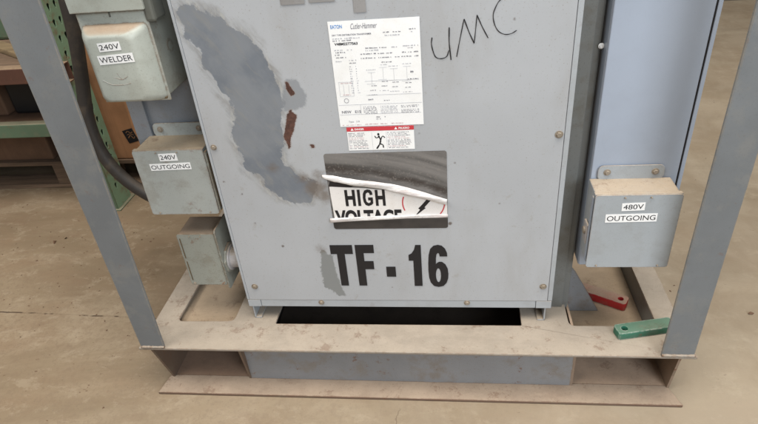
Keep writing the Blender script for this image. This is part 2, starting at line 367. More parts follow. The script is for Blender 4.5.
# black pan added under the transformer: its colour stands for the slot's shade
obj('slot_shade_pan', B((.005, .690, -.048, .50, FZ+.003, FZ+.009), (.005, .009, -.048, .5, FZ+.0095, -.008), (.680, .684, -.048, .5, FZ+.0095, -.008),
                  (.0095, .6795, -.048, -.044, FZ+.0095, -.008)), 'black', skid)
obj('side_rail', B((.8775, .8815, -.01, .50, -.060, -.0065)), 'column', skid)
obj('pocket_top', B((-.190, -.020, -.035, .50, -.024, -.018)), 'ledge', skid)
obj('pocket_top', B((.690, .8770, -.020, .50, -.066, -.060)), 'ledge', skid)
def post(xb0, xb1, xt0, xt1, zt):
    y0, y1 = -D+.001, -D+.007
    bm = bmesh.new()
    hexa(bm, [(xb0, y0, .0005), (xb1, y0, .0005), (xb1, y1, .0005), (xb0, y1, .0005)], [(xt0, y0, zt), (xt1, y0, zt), (xt1, y1, zt), (xt0, y1, zt)])
    return bm
obj('upright_post', post(-.226, -.172, -.229, -.142, 1.15), 'post', skid, bevel=.0015)
obj('upright_post', post(.858, .920, .864, .926, 1.15), 'post', skid, bevel=.003)
# weld beads at the post feet
for x0, x1 in ((-.224, -.171), (.859, .921)):
    P = [(x0+(x1-x0)*k/14, -D+.0005, .003+.0008*random.random()) for k in range(15)]
    obj('weld', tubex(bmesh.new(), P, [.0022+.0014*random.random() for _ in P], 8), 'skid', skid, smooth=True)
# rear column with gusset and the plate the left boxes hang on
obj('column', B((.668, .707, .052, .092, -.0595, 1.15)), 'column', skid, bevel=.004)
obj('gusset', flat([[(.694, -.0595), (.788, -.0595), (.728, .052), (.694, .10)]], front(.1005), .007), 'web', skid, bevel=.001)
obj('column_strip', B((.6655, .6925, .044, .0515, .0005, 1.15)), 'column', skid, bevel=.001)
obj('backing_plate', B((-.190, -.008, .102, .106, .285, 1.12), (-.190, -.156, .094, .1015, .285, 1.12), (-.0075, .03, .102, .140, .6, 1.1)), 'backplate', skid, bevel=.0012)

# ------------------------------------------------------------------ transformer
tr = thing('transformer', (.33, .25, 0), 'large light grey transformer cabinet with scraped paint and stencilled TF - 16', 'transformer')
W = .660; ZB = .037; ZT = 1.10
obj('cabinet', B((.0005, W, .0030, .50, ZB+.001, ZT)), 'cab', tr, bevel=.0015)
obj('bottom_rail', B((.030, .6275, -.0005, .0028, ZB, .0560), (.0, .029, -.0012, .0028, ZB, .0560), (.6285, W, -.0012, .0028, ZB, .0560)), 'cab', tr, bevel=.0008)
obj('corner_flange', B((.6515, W+.0006, -.0010, .0028, .0572, ZT)), 'cab', tr, bevel=.0008)
obj('corner_flange', B((-.0006, .0045, -.0010, .0028, .0572, ZT)), 'cab', tr, bevel=.0008)
for x0, x1, xs in ((.006, .022, .006), (.634, .650, .647)):
    obj('foot', B((xs, xs+.003, .001, .060, .0005, ZB-.0005), (x0, x1, .001, .060, .0002, .0035)), 'greybox', tr, bevel=.0008)

# removable front sheet, a fine grid that carries the scraped patches as attributes
X0, X1, Z0, Z1 = .0055, .6505, .0575, ZT; st = .0026
nx, nz = int((X1-X0)/st), int((Z1-Z0)/st)
gx, gz = np.linspace(X0, X1, nx+1), np.linspace(Z0, Z1, nz+1)
GX, GZ = np.meshgrid(gx, gz)
co = np.stack([GX.ravel(), np.full(GX.size, -.0012), GZ.ravel()], 1)
# a faint waviness of the thin sheet
co[:, 1] += -.0006*np.sin((co[:, 0]-X0)/(X1-X0)*math.pi)*np.sin((co[:, 2]-Z0)*5.5)
def sdf(poly):
    P = np.array(poly); px, pz = GX.ravel(), GZ.ravel(); d = np.full(px.size, 9.); ins = np.zeros(px.size, bool)
    for i in range(len(P)):
        a, b = P[i-1], P[i]; e = b-a; w0, w1 = px-a[0], pz-a[1]
        t = np.clip((w0*e[0]+w1*e[1])/(e@e+1e-12), 0, 1); d = np.minimum(d, np.hypot(w0-t*e[0], w1-t*e[1]))
        cr = ((a[1] > pz) != (b[1] > pz)) & (px < (b[0]-a[0])*(pz-a[1])/(b[1]-a[1]+1e-12)+a[0]); ins ^= cr
    return np.where(ins, -d, d)
def dots(L): return np.min([np.hypot(GX.ravel()-x, GZ.ravel()-z)-r for x, z, r in L], 0)
patchA = [(.0146, .6932), (.0401, .6931), (.0829, .6758), (.0949, .665), (.1199, .6464), (.1403, .6206), (.1539, .5873), (.1625, .5607), (.1656, .5218), (.1594, .4775), (.1466, .4267), (.149, .413), (.1431, .3936), (.1601, .3875), (.1638, .3789), (.1834, .3727), (.2032, .349), (.199, .3194), (.1815, .3077), (.1475, .3114), (.1166, .3181), (.0993, .3396), (.0828, .3636), (.064, .3873), (.061, .4294), (.0515, .4602), (.0662, .4892), (.0678, .5138), (.0479, .5465), (.0305, .5857), (.0203, .6196), (.0104, .6523), (.0071, .6801)]
patchB = [(.1743, .5589), (.1929, .5581), (.2019, .541), (.206, .5215), (.2017, .5093), (.1791, .5027), (.1618, .5009), (.1601, .5184)]
patchC = [(.1847, .1968), (.1925, .1934), (.1995, .1831), (.2103, .1796), (.2107, .1377), (.2158, .1089), (.2267, .0681), (.2083, .0703), (.1928, .0867), (.1792, .0941), (.1802, .1234), (.1775, .1449), (.1842, .1729)]
rusts = [[(.1722, .5552), (.178, .5531), (.1872, .532), (.1786, .529), (.1733, .5399)],
         [(.1674, .4969), (.176, .4991), (.1835, .4912), (.1771, .4761), (.1726, .4633), (.1636, .4451), (.1619, .429), (.1574, .4264), (.1562, .44), (.1521, .4508), (.1592, .4716)],
         [(.1987, .4343), (.2065, .433), (.2067, .4276), (.2016, .4267)], [(.171, .503), (.176, .503), (.175, .497), (.170, .497)]]
att = {'patch': sdf(patchA), 'patchb': sdf(patchB), 'patchc': sdf(patchC), 'rust': np.min([sdf(r) for r in rusts], 0),
       'stain': dots([(.197, .343, .019), (.186, .196, .005), (.213, .325, .012), (.175, .365, .008), (.12, .385, .006), (.205, .37, .006)]),
       'dot': dots([(.1073, .2042, .0022), (.3275, .094, .0008), (.557, .64, .0012), (.545, .300, .0008), (.462, .389, .001), (.060, .262, .001), (.40, .45, .0006), (.016, .36, .001), (.452, .256, .003), (.047, .331, .001)])}
me = bpy.data.meshes.new('front_panel')
idx = np.arange((nx+1)*(nz+1)).reshape(nz+1, nx+1)
F = np.stack([idx[:-1, :-1], idx[:-1, 1:], idx[1:, 1:], idx[1:, :-1]], -1).reshape(-1, 4)
# rim folded back to the cabinet
rim = np.concatenate([idx[0, :], idx[1:, -1], idx[-1, -2::-1], idx[-2:0:-1, 0]])
co2 = co[rim].copy(); co2[:, 1] = .0027; n0 = len(co); allco = np.concatenate([co, co2])
k = np.arange(len(rim)); kn = (k+1) % len(rim)
F2 = np.stack([rim[kn], rim[k], n0+k, n0+kn], 1)
me.from_pydata(allco.tolist(), [], np.concatenate([F, F2]).tolist())
for kx, vv in att.items():
    a = me.attributes.new(kx, 'FLOAT', 'POINT'); a.data.foreach_set('value', np.concatenate([vv, np.full(len(rim), .5)]).astype(np.float32))
fp = link('front_panel', me, 'panel', tr)
YP = -.0019-.0004         # in front of the wavy sheet
for x, z, h in ((.0141, .4343, 0), (.0248, .0954, 1), (.6395, .097, 1), (.6418, .4394, 1)): screw(x, -.0012, z, .0050 if h else .0042, tr)
for x, z in ((.1678, .0500), (.485, .0510)): screw(x, -.0005, z, .0045, tr)

# --- stencilled unit marking
def ell(cx, cz, rx, rz, a0=0, a1=360, n=28): return [(cx+rx*math.cos(math.radians(a0+(a1-a0)*k/n)), cz+rz*math.sin(math.radians(a0+(a1-a0)*k/n))) for k in range(n+1)]
zt, zb = .2062, .0992
Tl = [(.2060, zt), (.2525, zt), (.2525, .1835), (.2352, .1835), (.2352, zb), (.2190, zb), (.2190, .1835), (.2060, .1835)]
Fl = [(.2580, zt), (.2965, zt), (.2965, .1855), (.2748, .1855), (.2748, .1648), (.2935, .1648), (.2935, .1435), (.2748, .1435), (.2748, zb), (.2580, zb)]
dash = [(.3188, .1500), (.3382, .1500), (.3382, .1235), (.3188, .1235)]
one = [(.3815, .2052), (.3925, .2052), (.3925, .0985), (.3760, .0985), (.3760, .1655), (.3668, .1655), (.3668, .1800), (.3730, .1840), (.3785, .1930)]
# the six: outer loop, counter and the cut to the right
six_o = ell(.4264, .1785, .0190, .0260, 20, 180, 16) + ell(.4264, .1235, .0202, .0275, 180, 360, 18) + [(.4466, .1330)] + ell(.4264, .1345, .0202, .0270, 5, 70, 8) + ell(.4255, .1480, .0060, .0100, 120, 150, 3)
six_o = ([(.4452, .1760), (.4446, .1850), (.4410, .1955), (.4345, .2030), (.4265, .2052), (.4180, .2030), (.4112, .1950), (.4078, .1800), (.4064, .1600), (.4060, .1420), (.4070, .1210), (.4100, .1080), (.4165, .0985), (.4262, .0958), (.4360, .0985), (.4428, .1070), (.4462, .1190), (.4468, .1310), (.4455, .1450), (.4410, .1560), (.4345, .1620), (.4290, .1625), (.4240, .1595), (.4218, .1560), (.4222, .1720), (.4236, .1815), (.4262, .1850), (.4288, .1832), (.4300, .1760)])
six_i = ell(.4264, .1272, .0052, .0185, 0, 360, 20)[:-1]
um = bmesh.new()
for L in ([Tl], [Fl], [dash], [one], [six_o, six_i]): um = join([um, flat(L, front(YP), .0002)])
obj('stencil_lettering', um, 'ink', tr, label='black condensed TF - 16 marking')
hw = [ribbon([(.4278, .6182), (.4266, .6076), (.4292, .5944), (.4333, .5855), (.4419, .5828), (.4506, .5859), (.4545, .5960)], .0017, YP),
      ribbon([(.4555, .6327), (.4552, .6082), (.4578, .5799)], .0019, YP), ribbon([(.4669, .5847), (.4721, .6116), (.4789, .6445)], .0015, YP),
      ribbon([(.4789, .6445), (.4868, .6235), (.4949, .6053)], .0017, YP), ribbon([(.4949, .6053), (.4971, .6271), (.499, .6495)], .0014, YP),
      ribbon([(.499, .6495), (.5074, .6307), (.5169, .6127)], .0016, YP),
      ribbon([(.536, .6720), (.5300, .6650), (.5242, .6501), (.5258, .6358), (.5323, .6231), (.5428, .6171), (.5531, .6178), (.5611, .6224)], .0015, YP)]
obj('handwritten_letters', join(hw), 'ink', tr, label='letters UMC written by hand in black marker')
for x0, x1, z0, z1 in ((.188, .2275, .6822, .720), (.2343, .2765, .6832, .720), (.283, .300, .690, .720), (.3052, .3250, .6640, .720)):
    obj('tape_residue', B((x0, x1, YP, YP+.0003, z0, z1)), 'taupe', tr)

# --- rating label
rl = obj('rating_label', B((.2600, .4088, YP-.0001, YP+.0002, .4675, .6522)), 'white', tr, label='white printed rating label')
YL = YP-.0004
text('EATON', .2640, .2830, .6405, .6465, YL, 'blueink', rl, 'logo', bold=.02)
text('Cutler-Hammer', .2970, .3400, .6385, .6475, YL, 'greyink', rl, 'lettering', shear=.35)
text('DRY TYPE DISTRIBUTION TRANSFORMER', .2650, .3300, .6285, .6312, YL, 'greyink', rl, bold=.02)
text('V48M22T7563', .2670, .3060, .6130, .6175, YL, 'ink', rl, bold=.03)
text('Type   3 R', .2760, .2960, .4745, .4785, YL, 'greyink', rl)
text('NEW   E15', .2660, .3000, .4930, .4980, YL, 'greyink', rl, bold=.02)
def greek(x0, x1, z, h, mean=.006):
    out = []; x = x0
    while x < x1-.001:
        w = min(mean*random.uniform(.35, 1.4), x1-x); hh = h*random.uniform(.75, 1.1)
        k = max(1, int(w/.0013))
        for q in range(k):
            if random.random() < .86: out.append((x+q*w/k, x+(q+.72)*w/k, z, z+hh*random.uniform(.7, 1)))
        x += w+random.uniform(.0006, .0018)
    return out
rows = {'greyink': [], 'faintink': [], 'rosyink': []}
for z, a, b in ((.6235, .265, .311), (.6200, .265, .300), (.6300, .349, .360), (.6300, .365, .378), (.6250, .350, .376), (.6330, .390, .403), (.6290, .394, .398),
                (.6045, .266, .280), (.6045, .287, .296), (.6005, .266, .284), (.5965, .266, .275), (.6055, .318, .354), (.6015, .318, .340), (.6055, .361, .371), (.6065, .380, .406), (.6030, .388, .398),
                (.5960, .309, .362), (.5960, .378, .405), (.5920, .266, .285), (.5890, .309, .360), (.5890, .366, .405), (.5855, .266, .276), (.5865, .289, .303), (.5820, .289, .300), (.5810, .343, .360)):
    rows['greyink' if random.random() < .55 else 'faintink'] += greek(a, b, z, .0020)
for i in range(12): rows['faintink'] += greek(.2880, .2925, .576-i*.0042, .0018, .003) + greek(.2985, .3020, .576-i*.0042, .0018, .002)
for cx, z0, z1 in ((.318, .565, .545), (.338, .573, .552), (.356, .570, .550), (.378, .573, .548)):
    rows['faintink'] += [(cx, cx+.013, z0, z0+.0003), (cx+.006, cx+.0063, z1, z0), (cx-.003, cx+.012, z1, z1+.0003)]; rows['faintink'] += greek(cx-.002, cx+.014, z0+.004, .0014)+greek(cx-.002, cx+.014, z1-.020, .0014)
    rows['greyink'] += greek(cx+.003, cx+.014, z1-.004, .0016)+greek(cx+.002, cx+.012, z1-.012, .0014)
rows['faintink'] += [(.312, .404, .5500, .5504), (.312, .406, .5250, .5254), (.262, .407, .5085, .5089), (.262, .405, .4905, .4909), (.300, .300+.0004, .4905, .5085)]
rows['greyink'] += greek(.315, .328, .5160, .0032)+greek(.342, .352, .5140, .0018)+greek(.390, .397, .562, .003)+greek(.385, .403, .5500, .002)
rows['faintink'] += [(.2665, .291, .5500, .5503), (.2665, .291, .5245, .5248), (.2665, .2668, .5245, .5503), (.2907, .291, .5245, .5503), (.274, .2743, .528, .545), (.2830, .2833, .528, .545)]
rows['rosyink'] += greek(.270, .289, .5475, .0016)+greek(.272, .286, .5265, .0016)+greek(.263, .300, .4700, .0016)+greek(.305, .345, .4705, .0018)+greek(.352, .375, .4708, .002)
for i in range(6): rows['greyink'] += greek(.305, .329, .5055-i*.0025-.002, .0013) if i < 6 else []
for i in range(6): rows['faintink'] += greek(.335, .365, .5055-i*.0025-.002, .0013); rows['greyink'] += greek(.371, .402, .5055-i*.0025-.002, .0013) if i not in (2,) else []
rows['greyink'] += greek(.326, .334, .4835, .002)+greek(.341, .346, .4835, .002)+greek(.326, .335, .480, .0016)
for k_, L in rows.items():
    obj('small_print', B(*[(a, b, YL, YL+.00015, c, d) for a, b, c, d in L]), k_, rl)
obj('approval_mark', flat([ell(.2765, .5165, .0042, .0042)[:-1], ell(.2765, .5165, .0035, .0035)[:-1]], front(YL), .0001), 'greyink', rl)

# --- danger label
dl = obj('danger_label', B((.2705, .3910, YP-.0001, YP+.0002, .4200, .4664)), 'white', tr, label='white warning label with red header')
obj('header', B((.2705, .3910, YL, YL+.0001, .4580, .4664)), 'redink', dl)
text('DANGER', .2850, .3020, .4600, .4640, YL-.0003, 'white', dl, bold=.03)
text('PELIGRO', .3640, .3830, .4600, .4640, YL-.0003, 'white', dl, bold=.03)
for x in (.2805, .3590): obj('warning_symbol', flat([[(x-.0028, .4598), (x+.0028, .4598), (x, .4646)]], front(YL-.0003), .0001), 'white', dl)
g1, g2 = [], []
for i in range(11):
    z = .4535-i*.0030
    (g2 if i in (3, 4, 9) else g1).extend(greek(.2725, .3120-random.random()*.012, z, .0014)); (g2 if i in (3, 4, 9) else g1).extend(greek(.3430, .3885-random.random()*.012, z, .0014))
obj('small_print', B(*[(a, b, YL, YL+.0001, c, d) for a, b, c, d in g1]), 'greyink', dl)
obj('small_print', B(*[(a, b, YL, YL+.0001, c, d) for a, b, c, d in g2]), 'rosyink', dl)
fg = [ribbon([(.322, .4225), (.328, .4320), (.3300, .4400), (.327, .4480)], .0028, YL), ribbon([(.3300, .4390), (.3340, .4470), (.3385, .4440)], .0018, YL),
      ribbon([(.3290, .4470), (.323, .4440), (.320, .4480)], .0018, YL), ribbon([(.3285, .4320), (.3335, .4300), (.3345, .4240)], .0022, YL),
      flat([ell(.3270, .4510, .0020, .0024)[:-1]], front(YL), .0001)]
obj('shock_pictogram', join(fg), 'ink', dl)
obj('divider', B((.3150, .3153, YL, YL+.0001, .4215, .4560), (.3410, .3413, YL, YL+.0001, .4215, .4560)), 'faintink', dl)

# --- the peeled HIGH VOLTAGE sticker
obj('sticker_residue', flat([rr(.2214, .4478, .2460, .4148, .005)], front(YP), .0004), 'residue', tr, label='dark rectangle of old glue where a sticker tore off')
hv = obj('high_voltage_sticker', flat([[(.2255, .2660), (.2235, .3440), (.2270, .3445), (.2900, .3400), (.3500, .3320), (.4100, .3160), (.4470, .3030), (.4470, .2740), (.36, .2705), (.29, .2690)]], front(YP-.0004), .0004),
         'whitepeel', tr, label='torn white HIGH VOLTAGE sticker with both edges curled over')
YH = YP-.0010
hi = [ [(0,0),(.28,0),(.28,.4),(.72,.4),(.72,0),(1,0),(1,1),(.72,1),(.72,.63),(.28,.63),(.28,1),(0,1)] ]
def glyph(L, x0, x1, z0, z1): return flat([[(x0+(x1-x0)*u, z0+(z1-z0)*v) for u, v in l] for l in L], front(YH), .0001)
Gg = [[(1, .68), (.97, .85), (.80, .98), (.52, 1.01), (.22, .95), (.04, .75), (0, .5), (.04, .25), (.22, .05), (.52, -.01), (.82, .05), (1, .16), (1, .52), (.52, .52), (.52, .34), (.74, .34), (.74, .22), (.54, .17), (.34, .25), (.27, .5), (.34, .75), (.52, .83), (.68, .79), (.73, .66)]]
hb = .3005; ht = .3370
hl = join([glyph(hi, .2515, .2715, hb, ht), glyph([[(0, 0), (1, 0), (1, 1), (0, 1)]], .2760, .2815, hb, ht), glyph(Gg, .2862, .3055, hb, ht), glyph(hi, .3105, .3295, hb-.0003, ht-.001)])
obj('lettering', hl, 'ink', hv)
text('VOLTAGE', .2275, .3590, .2560, .2915, YH, 'ink', hv, bold=.045, cut=((0, 0, .2695), (0, 0, -1)))
arc = [ell(.4010, .3050, .0400, .0400, 158, 205, 14) + ell(.4010, .3050, .0378, .0378, 205, 158, 14), ell(.4010, .3050, .0422, .0422, -38, -2, 8)+ell(.4010, .3050, .0400, .0400, -2, -38, 8)]
obj('red_ring', flat([arc[0]], front(YH), .0001), 'redink', hv)
obj('red_ring', flat([arc[1]], front(YH), .0001), 'redink', hv)
obj('bolt_symbol', flat([[(.4085, .3128), (.4170, .3115), (.4035, .2950), (.4060, .2935), (.3905, .2800), (.3870, .2785), (.3950, .2900), (.3915, .2925), (.3990, .3010)]], front(YH), .0001), 'ink', hv)
# upper edge curled down into a roll; it stands off the panel
def roll(pts, r, squash=.55, wob=1.):
    P = spline([(x, 0, z) for x, z in pts], 8); bm = bmesh.new(); n = 14; rings = []
    for i, p in enumerate(P):
        f = i/(len(P)-1); rad = r(f)*(1+wob*(.05*math.sin(i*.5)+.03*math.sin(i*1.3)))
        rings.append([bm.verts.new((p.x+.0006*math.sin(i+a), YP-.0012-rad*squash*(1+math.sin(a))*(1+.25*math.sin(i*.37+a)), p.z+rad*(1+.06*wob*math.sin(i*.35))*math.cos(a+.2*wob*math.sin(i*.3)))) for a in (2*math.pi*k/n for k in range(n))])
    for a, b in zip(rings, rings[1:]):
        for k in range(n): bm.faces.new((a[k], a[(k+1) % n], b[(k+1) % n], b[k]))
    bm.faces.new(rings[0]); bm.faces.new(rings[-1]); return bm
obj('curled_edge', roll([(.2135, .3690), (.2420, .3625), (.2712, .3560), (.3332, .3450), (.3929, .3280), (.4465, .3080)], lambda f: (.0014+.0066*min(1, (f+.02)*6)**.6*(.72+.28*f))*(1 if f < .96 else .8)), 'curl', hv, smooth=True)
obj('curled_edge', roll([(.2165, .2690), (.2743, .2718), (.333, .2742), (.3907, .2755), (.4475, .2765)], lambda f: .0050-.0012*f, .4, .3), 'curl', hv, smooth=True)
obj('torn_liner', flat([[(.2225, .3460), (.226, .3560), (.2480, .3530), (.2700, .3490), (.2760, .3470), (.2600, .3400)]], front(YP-.0003), .0003), 'black', hv)

# ------------------------------------------------------------------ boxes
def sticker(parent, s, x0, x1, z0, z1, y, rot=0., pad=.12, shear=0.):
    h, w = z1-z0, x1-x0
    lb = obj('label', flat([rotrect((x0+x1)/2, (z0+z1)/2, w, h, rot)], front(y-.0005), .0004), 'white', parent)
    text(s, x0+h*pad*1.3, x1-h*pad*1.3, z0+h*.2, z1-h*.2, y-.0010, 'ink', lb, rot=rot, bold=.0, shear=shear)
def junction(name, x0, x1, z0, z1, yf, yb, mat, label, ears=True, flange_r=False, cat='junction box', group=None, rim=True):
    t = thing(name, ((x0+x1)/2, yb, z0), label, cat, group)
    obj('body', B((x0+.0012, x1-.0012, yf+.0035, yb-.001, z0+.0012, z1-.0012)), mat, t, bevel=.0018)
    obj('cover', flat([rr(x0-.0010, x1+.0010, z0-.001, z1+.001, .0055)], front(yf+.0015), .003), mat, t, bevel=.0010)
    for k in (.12, .88): screw(x0+(x1-x0)*k, yf, z0+.004, .0012, t, 'screw', False)
    if rim: obj('cover_lip', B((x0-.0010, x1+.0010, yf+.0032, yf+.012, z1-.0010, z1+.0012)), mat, t, bevel=.0005)
    for k in (.34, .64): screw(x0+(x1-x0)*k, yf, z1-.0035, .0011, t, 'screw', False)
    if ears:
        cx = (x0+x1)/2; w = (x1-x0)*.40
        obj('mounting_ear', flat([rr(cx-w, cx+w, z1-.004, z1+.026, .010)], front(yb-.003), .0022), mat, t, bevel=.0005)
        for s in (-1, 1): screw(cx+s*w*.72, yb-.0042, z1+.013, .0045, t, 'bolt')
    return t
# right: 480V
j = junction('junction_box', .7075, .8525, .1800, .3370, -.042, .0245, 'greybox', 'pale grey junction box labelled 480V OUTGOING below the blue enclosure')
sticker(j, '480V', .7535, .7925, .3062, .3225, -.042, .035)
sticker(j, 'OUTGOING', .7285, .8165, .2820, .2995, -.042, .015)
obj('latch', B((.7035, .7070, -.026, -.002, .222, .264)), 'galv', j, bevel=.0006)
obj('latch_screw', tubex(bmesh.new(), [(.7040, -.013, .246), (.7000, -.013, .246)], .0070, 12), 'screw', j)
obj('side_hinge', B((.7050, .7062, -.036, -.028, .19, .33)), 'bluepaint', j)
# left: 240V outgoing
j = junction('junction_box', -.1655, -.0215, .2735, .4195, .020, .0985, 'greenbox', 'pale grey green junction box labelled 240V OUTGOING with dusty top')
sticker(j, '240V', -.1130, -.0755, .3975, .4138, .020, .02)
sticker(j, 'OUTGOING', -.1375, -.0525, .3775, .3925, .020, .02)
obj('rim_hinge', B((-.0200, -.0160, .0215, .032, .280, .414)), 'olivebox', j, bevel=.0006)
obj('hinge_pin', B((-.0155, -.0145, .024, .030, .286, .408)), 'hingerust', j)
# left: lower unlabelled box, its cover to the front, nipple into the transformer
j = junction('junction_box', -.1335, -.0500, .0790, .2165, .025, .100, 'olivebox', 'small unlabelled olive grey junction box below the 240V OUTGOING box', ears=False, rim=False)
for k_ in range(2): obj('hinge_strip', B((-.1290, -.1275, .0235, .0248, .092+.062*k_, .145+.062*k_)), 'hingerust', j)
obj('end_flange', flat([rr(.018, .092, .0700, .2300, .008)], lambda u, v, w: Vector((-.0440+w, u, v)), .003), 'olivebox', j, bevel=.0006)
obj('conduit_nipple', tubex(bmesh.new(), [(-.042, .055, .135), (-.034, .055, .135), (-.0335, .055, .135), (-.002, .055, .135)], [.030, .030, .024, .024], 24), 'galv', j, smooth=False, bevel=.001)
obj('locknut', tubex(bmesh.new(), [(-.0425, .055, .135), (-.037, .055, .135)], .036, 8), 'olivebox', j, bevel=.001)
for x_, z_ in ((-.1265, .084), (-.0560, .084)): screw(x_, .025, z_, .0018, j, 'screw', False)

# left top: welder disconnect
w = thing('disconnect_box', (-.105, .10, .53), 'pale grey disconnect box with bulged door labelled 240V WELDER', 'disconnect box')
obj('body', B((-.1645, -.0465, .006, .100, .5370, .715)), 'olivebox', w, bevel=.002)
bmc = bmesh.new()
hexa(bmc, [(-.1685, .005, .5300), (-.0430, .005, .5300), (-.0430, .005, .6880), (-.1685, .005, .6880)],
          [(-.1685, .001, .5300), (-.0430, .001, .5300), (-.0430, .001, .6880), (-.1685, .001, .6880)])
rings = []
for k in range(11):
    q = k/10; yy_ = .0008-(1-(1-q)**2.0)*.0312
    xa, xb, za, zb_ = -.1660+q*.0215, -.0465-q*.0280, .5325+q*.0130, .6690-q*.0165
    rings.append([bmc.verts.new((x, yy_, z)) for x, z in rr(xa, xb, za, zb_, .010+.004*q, 6)])
for a, b in zip(rings, rings[1:]):
    for k in range(len(a)): bmc.faces.new((a[k], a[(k+1) % len(a)], b[(k+1) % len(a)], b[k]))
bmc.faces.new(rings[-1]); bmc.faces.new(rings[0])
dr = obj('door', bmc, 'welderbox', w, bevel=.0012, seg=2)
for p in dr.data.polygons: p.use_smooth = p.normal.y < -.05 or abs(p.normal.y) < .9
obj('rain_lip', B((-.1715, -.0400, -.0095, .006, .6900, .7180), (-.1690, -.0425, -.0080, .100, .7182, .7205)), 'welderbox', w, bevel=.0015)
obj('hasp', B((-.108, -.106, -.0015, .0008, .6800, .6890)), 'darkhandle', w)
obj('operating_handle', B((-.0455, -.0270, -.004, .040, .668, .760)), 'darkhandle', w, bevel=.005)
obj('knockout', join([tubex(bmesh.new(), [(-.0464, .058, .612), (-.0458, .058, .612)], .013, 24), tubex(bmesh.new(), [(-.0464, .058, .612), (-.0454, .058, .612)], .009, 24)]), 'olivebox', w)
screw(-.0505, .001, .5365, .0022, w, 'screw', False, 'hingerust')
obj('embossed_arrow', join([tubex(bmesh.new(), spline([(-.140, -.0300, .582), (-.125, -.0302, .5735), (-.104, -.0300, .5725), (-.090, -.0300, .575)], 6), .0009, 6),
                           tubex(bmesh.new(), spline([(-.117, -.0300, .5865), (-.104, -.0302, .5820), (-.092, -.0300, .5870)], 6), .0008, 6),
                           tubex(bmesh.new(), [(-.110, -.0300, .594), (-.1045, -.0302, .5825)], .0007, 6)]), 'greenbox', w)
def sticker2(s, c, wd, h, rot): sticker(w, s, c[0]-wd/2, c[0]+wd/2, c[1]-h/2, c[1]+h/2, -.0305, rot)
sticker2('240V', (-.1075, .6390), .0400, .0145, .045)
sticker2('WELDER', (-.1025, .6180), .0640, .0155, .045)

# ------------------------------------------------------------------ blue enclosure at the right
e = thing('disconnect_enclosure', (.79, .05, .13), 'tall blue grey enclosure behind the 480V OUTGOING box right of the transformer', 'enclosure')
obj('body', B((.7105, .8700, .0300, .120, .130, 1.12)), 'bluepaint', e, bevel=.002)
obj('cover', B((.7115, .8635, .0252, .0292, .132, 1.118)), 'bluepaint', e, bevel=.0022)
obj('cover_gap', B((.8645, .8668, .0285, .0296, .132, 1.118)), 'black', e)
obj('cover_flange', B((.8670, .8735, .0262, .0298, .131, 1.119)), 'bluepaint', e, bevel=.001)
screw(.7062+.0, .049, .575, .0035, e, 'bolt', False, 'white')

# ------------------------------------------------------------------ loose bars
def bar(name, p0, p1, wdt, h, zb, mat, label, hole_t, cat='steel bar'):
    p0, p1 = Vector((*p0, 0)), Vector((*p1, 0)); L = (p1-p0).length; d = (p1-p0).normalized(); n = Vector((-d.y, d.x, 0))
    t = thing(name, (p0.x, p0.y, zb), label, cat)
    hole = [(hole_t+.0065*math.cos(a), .0065*math.sin(a)) for a in (2*math.pi*k/20 for k in range(20))]
    m_ = flat([rr(0, L, -wdt/2, wdt/2, .0055, 3), hole], lambda u, v, w_: p0+d*u+n*v+Vector((0, 0, zb+h/2+w_)), h)
    obj('bar', m_, mat, t, bevel=.0012)
    obj('hole_shade', tubex(bmesh.new(), [p0+d*hole_t+Vector((0, 0, zb+.001)), p0+d*hole_t+Vector((0, 0, zb+h*.35))], .0064, 20), 'black', t)  # black disc added low in the hole for the shade inside
    return t
bar('green_bar', (.7850, -.0420), (.9020, -.0170), .028, .0175, .0005, 'greenpaint', 'worn green flat bar with a hole lying on the skid beside the right post', .0170)
bar('red_bar', (.8530, .1080), (.7550, .1640), .030, .0215, -.0595, 'redpaint', 'red flat bar with a hole lying inside the right deck opening', .0150)

# ------------------------------------------------------------------ cable
c = obj('power_cable', tubex(bmesh.new(), spline([(-.001, .30, 1.0), (-.15, .33, 1.03), (-.30, .355, 1.0), (-.385, .36, .90), (-.402, .36, .80), (-.410, .35, .66), (-.424, .35, .555), (-.446, .35, .455), (-.462, .34, .355), (-.450, .33, .262), (-.400, .32, .185), (-.310, .30, .135), (-.22, .26, .16), (-.150, .18, .255), (-.12, .13, .30)], 10), .0165, 20), 'rubber', smooth=True)
tag(c, 'thick black cable drooping between the left post and the grey boxes', 'cable')

# ------------------------------------------------------------------ pallet rack behind, left
rk = thing('pallet_rack', (-.9, .75, FZ), 'green pallet rack with perforated upright and orange beam behind the left post', 'pallet rack')
def tear(cy, cz): return [(cy+.0065*math.cos(a), cz+.0065*math.sin(a)) for a in (math.radians(200-k*220/10) for k in range(11))] + [(cy+.0030, cz-.013), (cy+.0015, cz-.0175), (cy-.0015, cz-.0175), (cy-.0030, cz-.013)]
hs = [tear(y, .565-.0475*k+(0 if y < .75 else .002)) for y in (.7325, .7655) for k in range(-8, 14) if .565-.0475*k-.02 > FZ+.02]
obj('upright', flat([[(.700, FZ+.004), (.795, FZ+.004), (.795, 1.25), (.700, 1.25)]]+hs, lambda u, v, w_: Vector((-.7350+w_, u, v)), .003), 'rackworn', rk, label='worn pale green perforated side of the upright')
obj('upright', B((-.812, -.7367, .700, .703, FZ+.004, 1.25), (-.812, -.809, .7032, .795, FZ+.004, 1.25), (-.8085, -.745, .788, .791, FZ+.004, 1.25)), 'rackgreen', rk, label='smooth green front of the upright')
obj('foot_plate', B((-.83, -.722, .69, .81, FZ+.0005, FZ+.0035)), 'rackgreen', rk)
obj('beam', B((-2.6, -.815, .655, .697, .352, .402)), 'rackorange', rk, bevel=.003, label='dull orange beam')
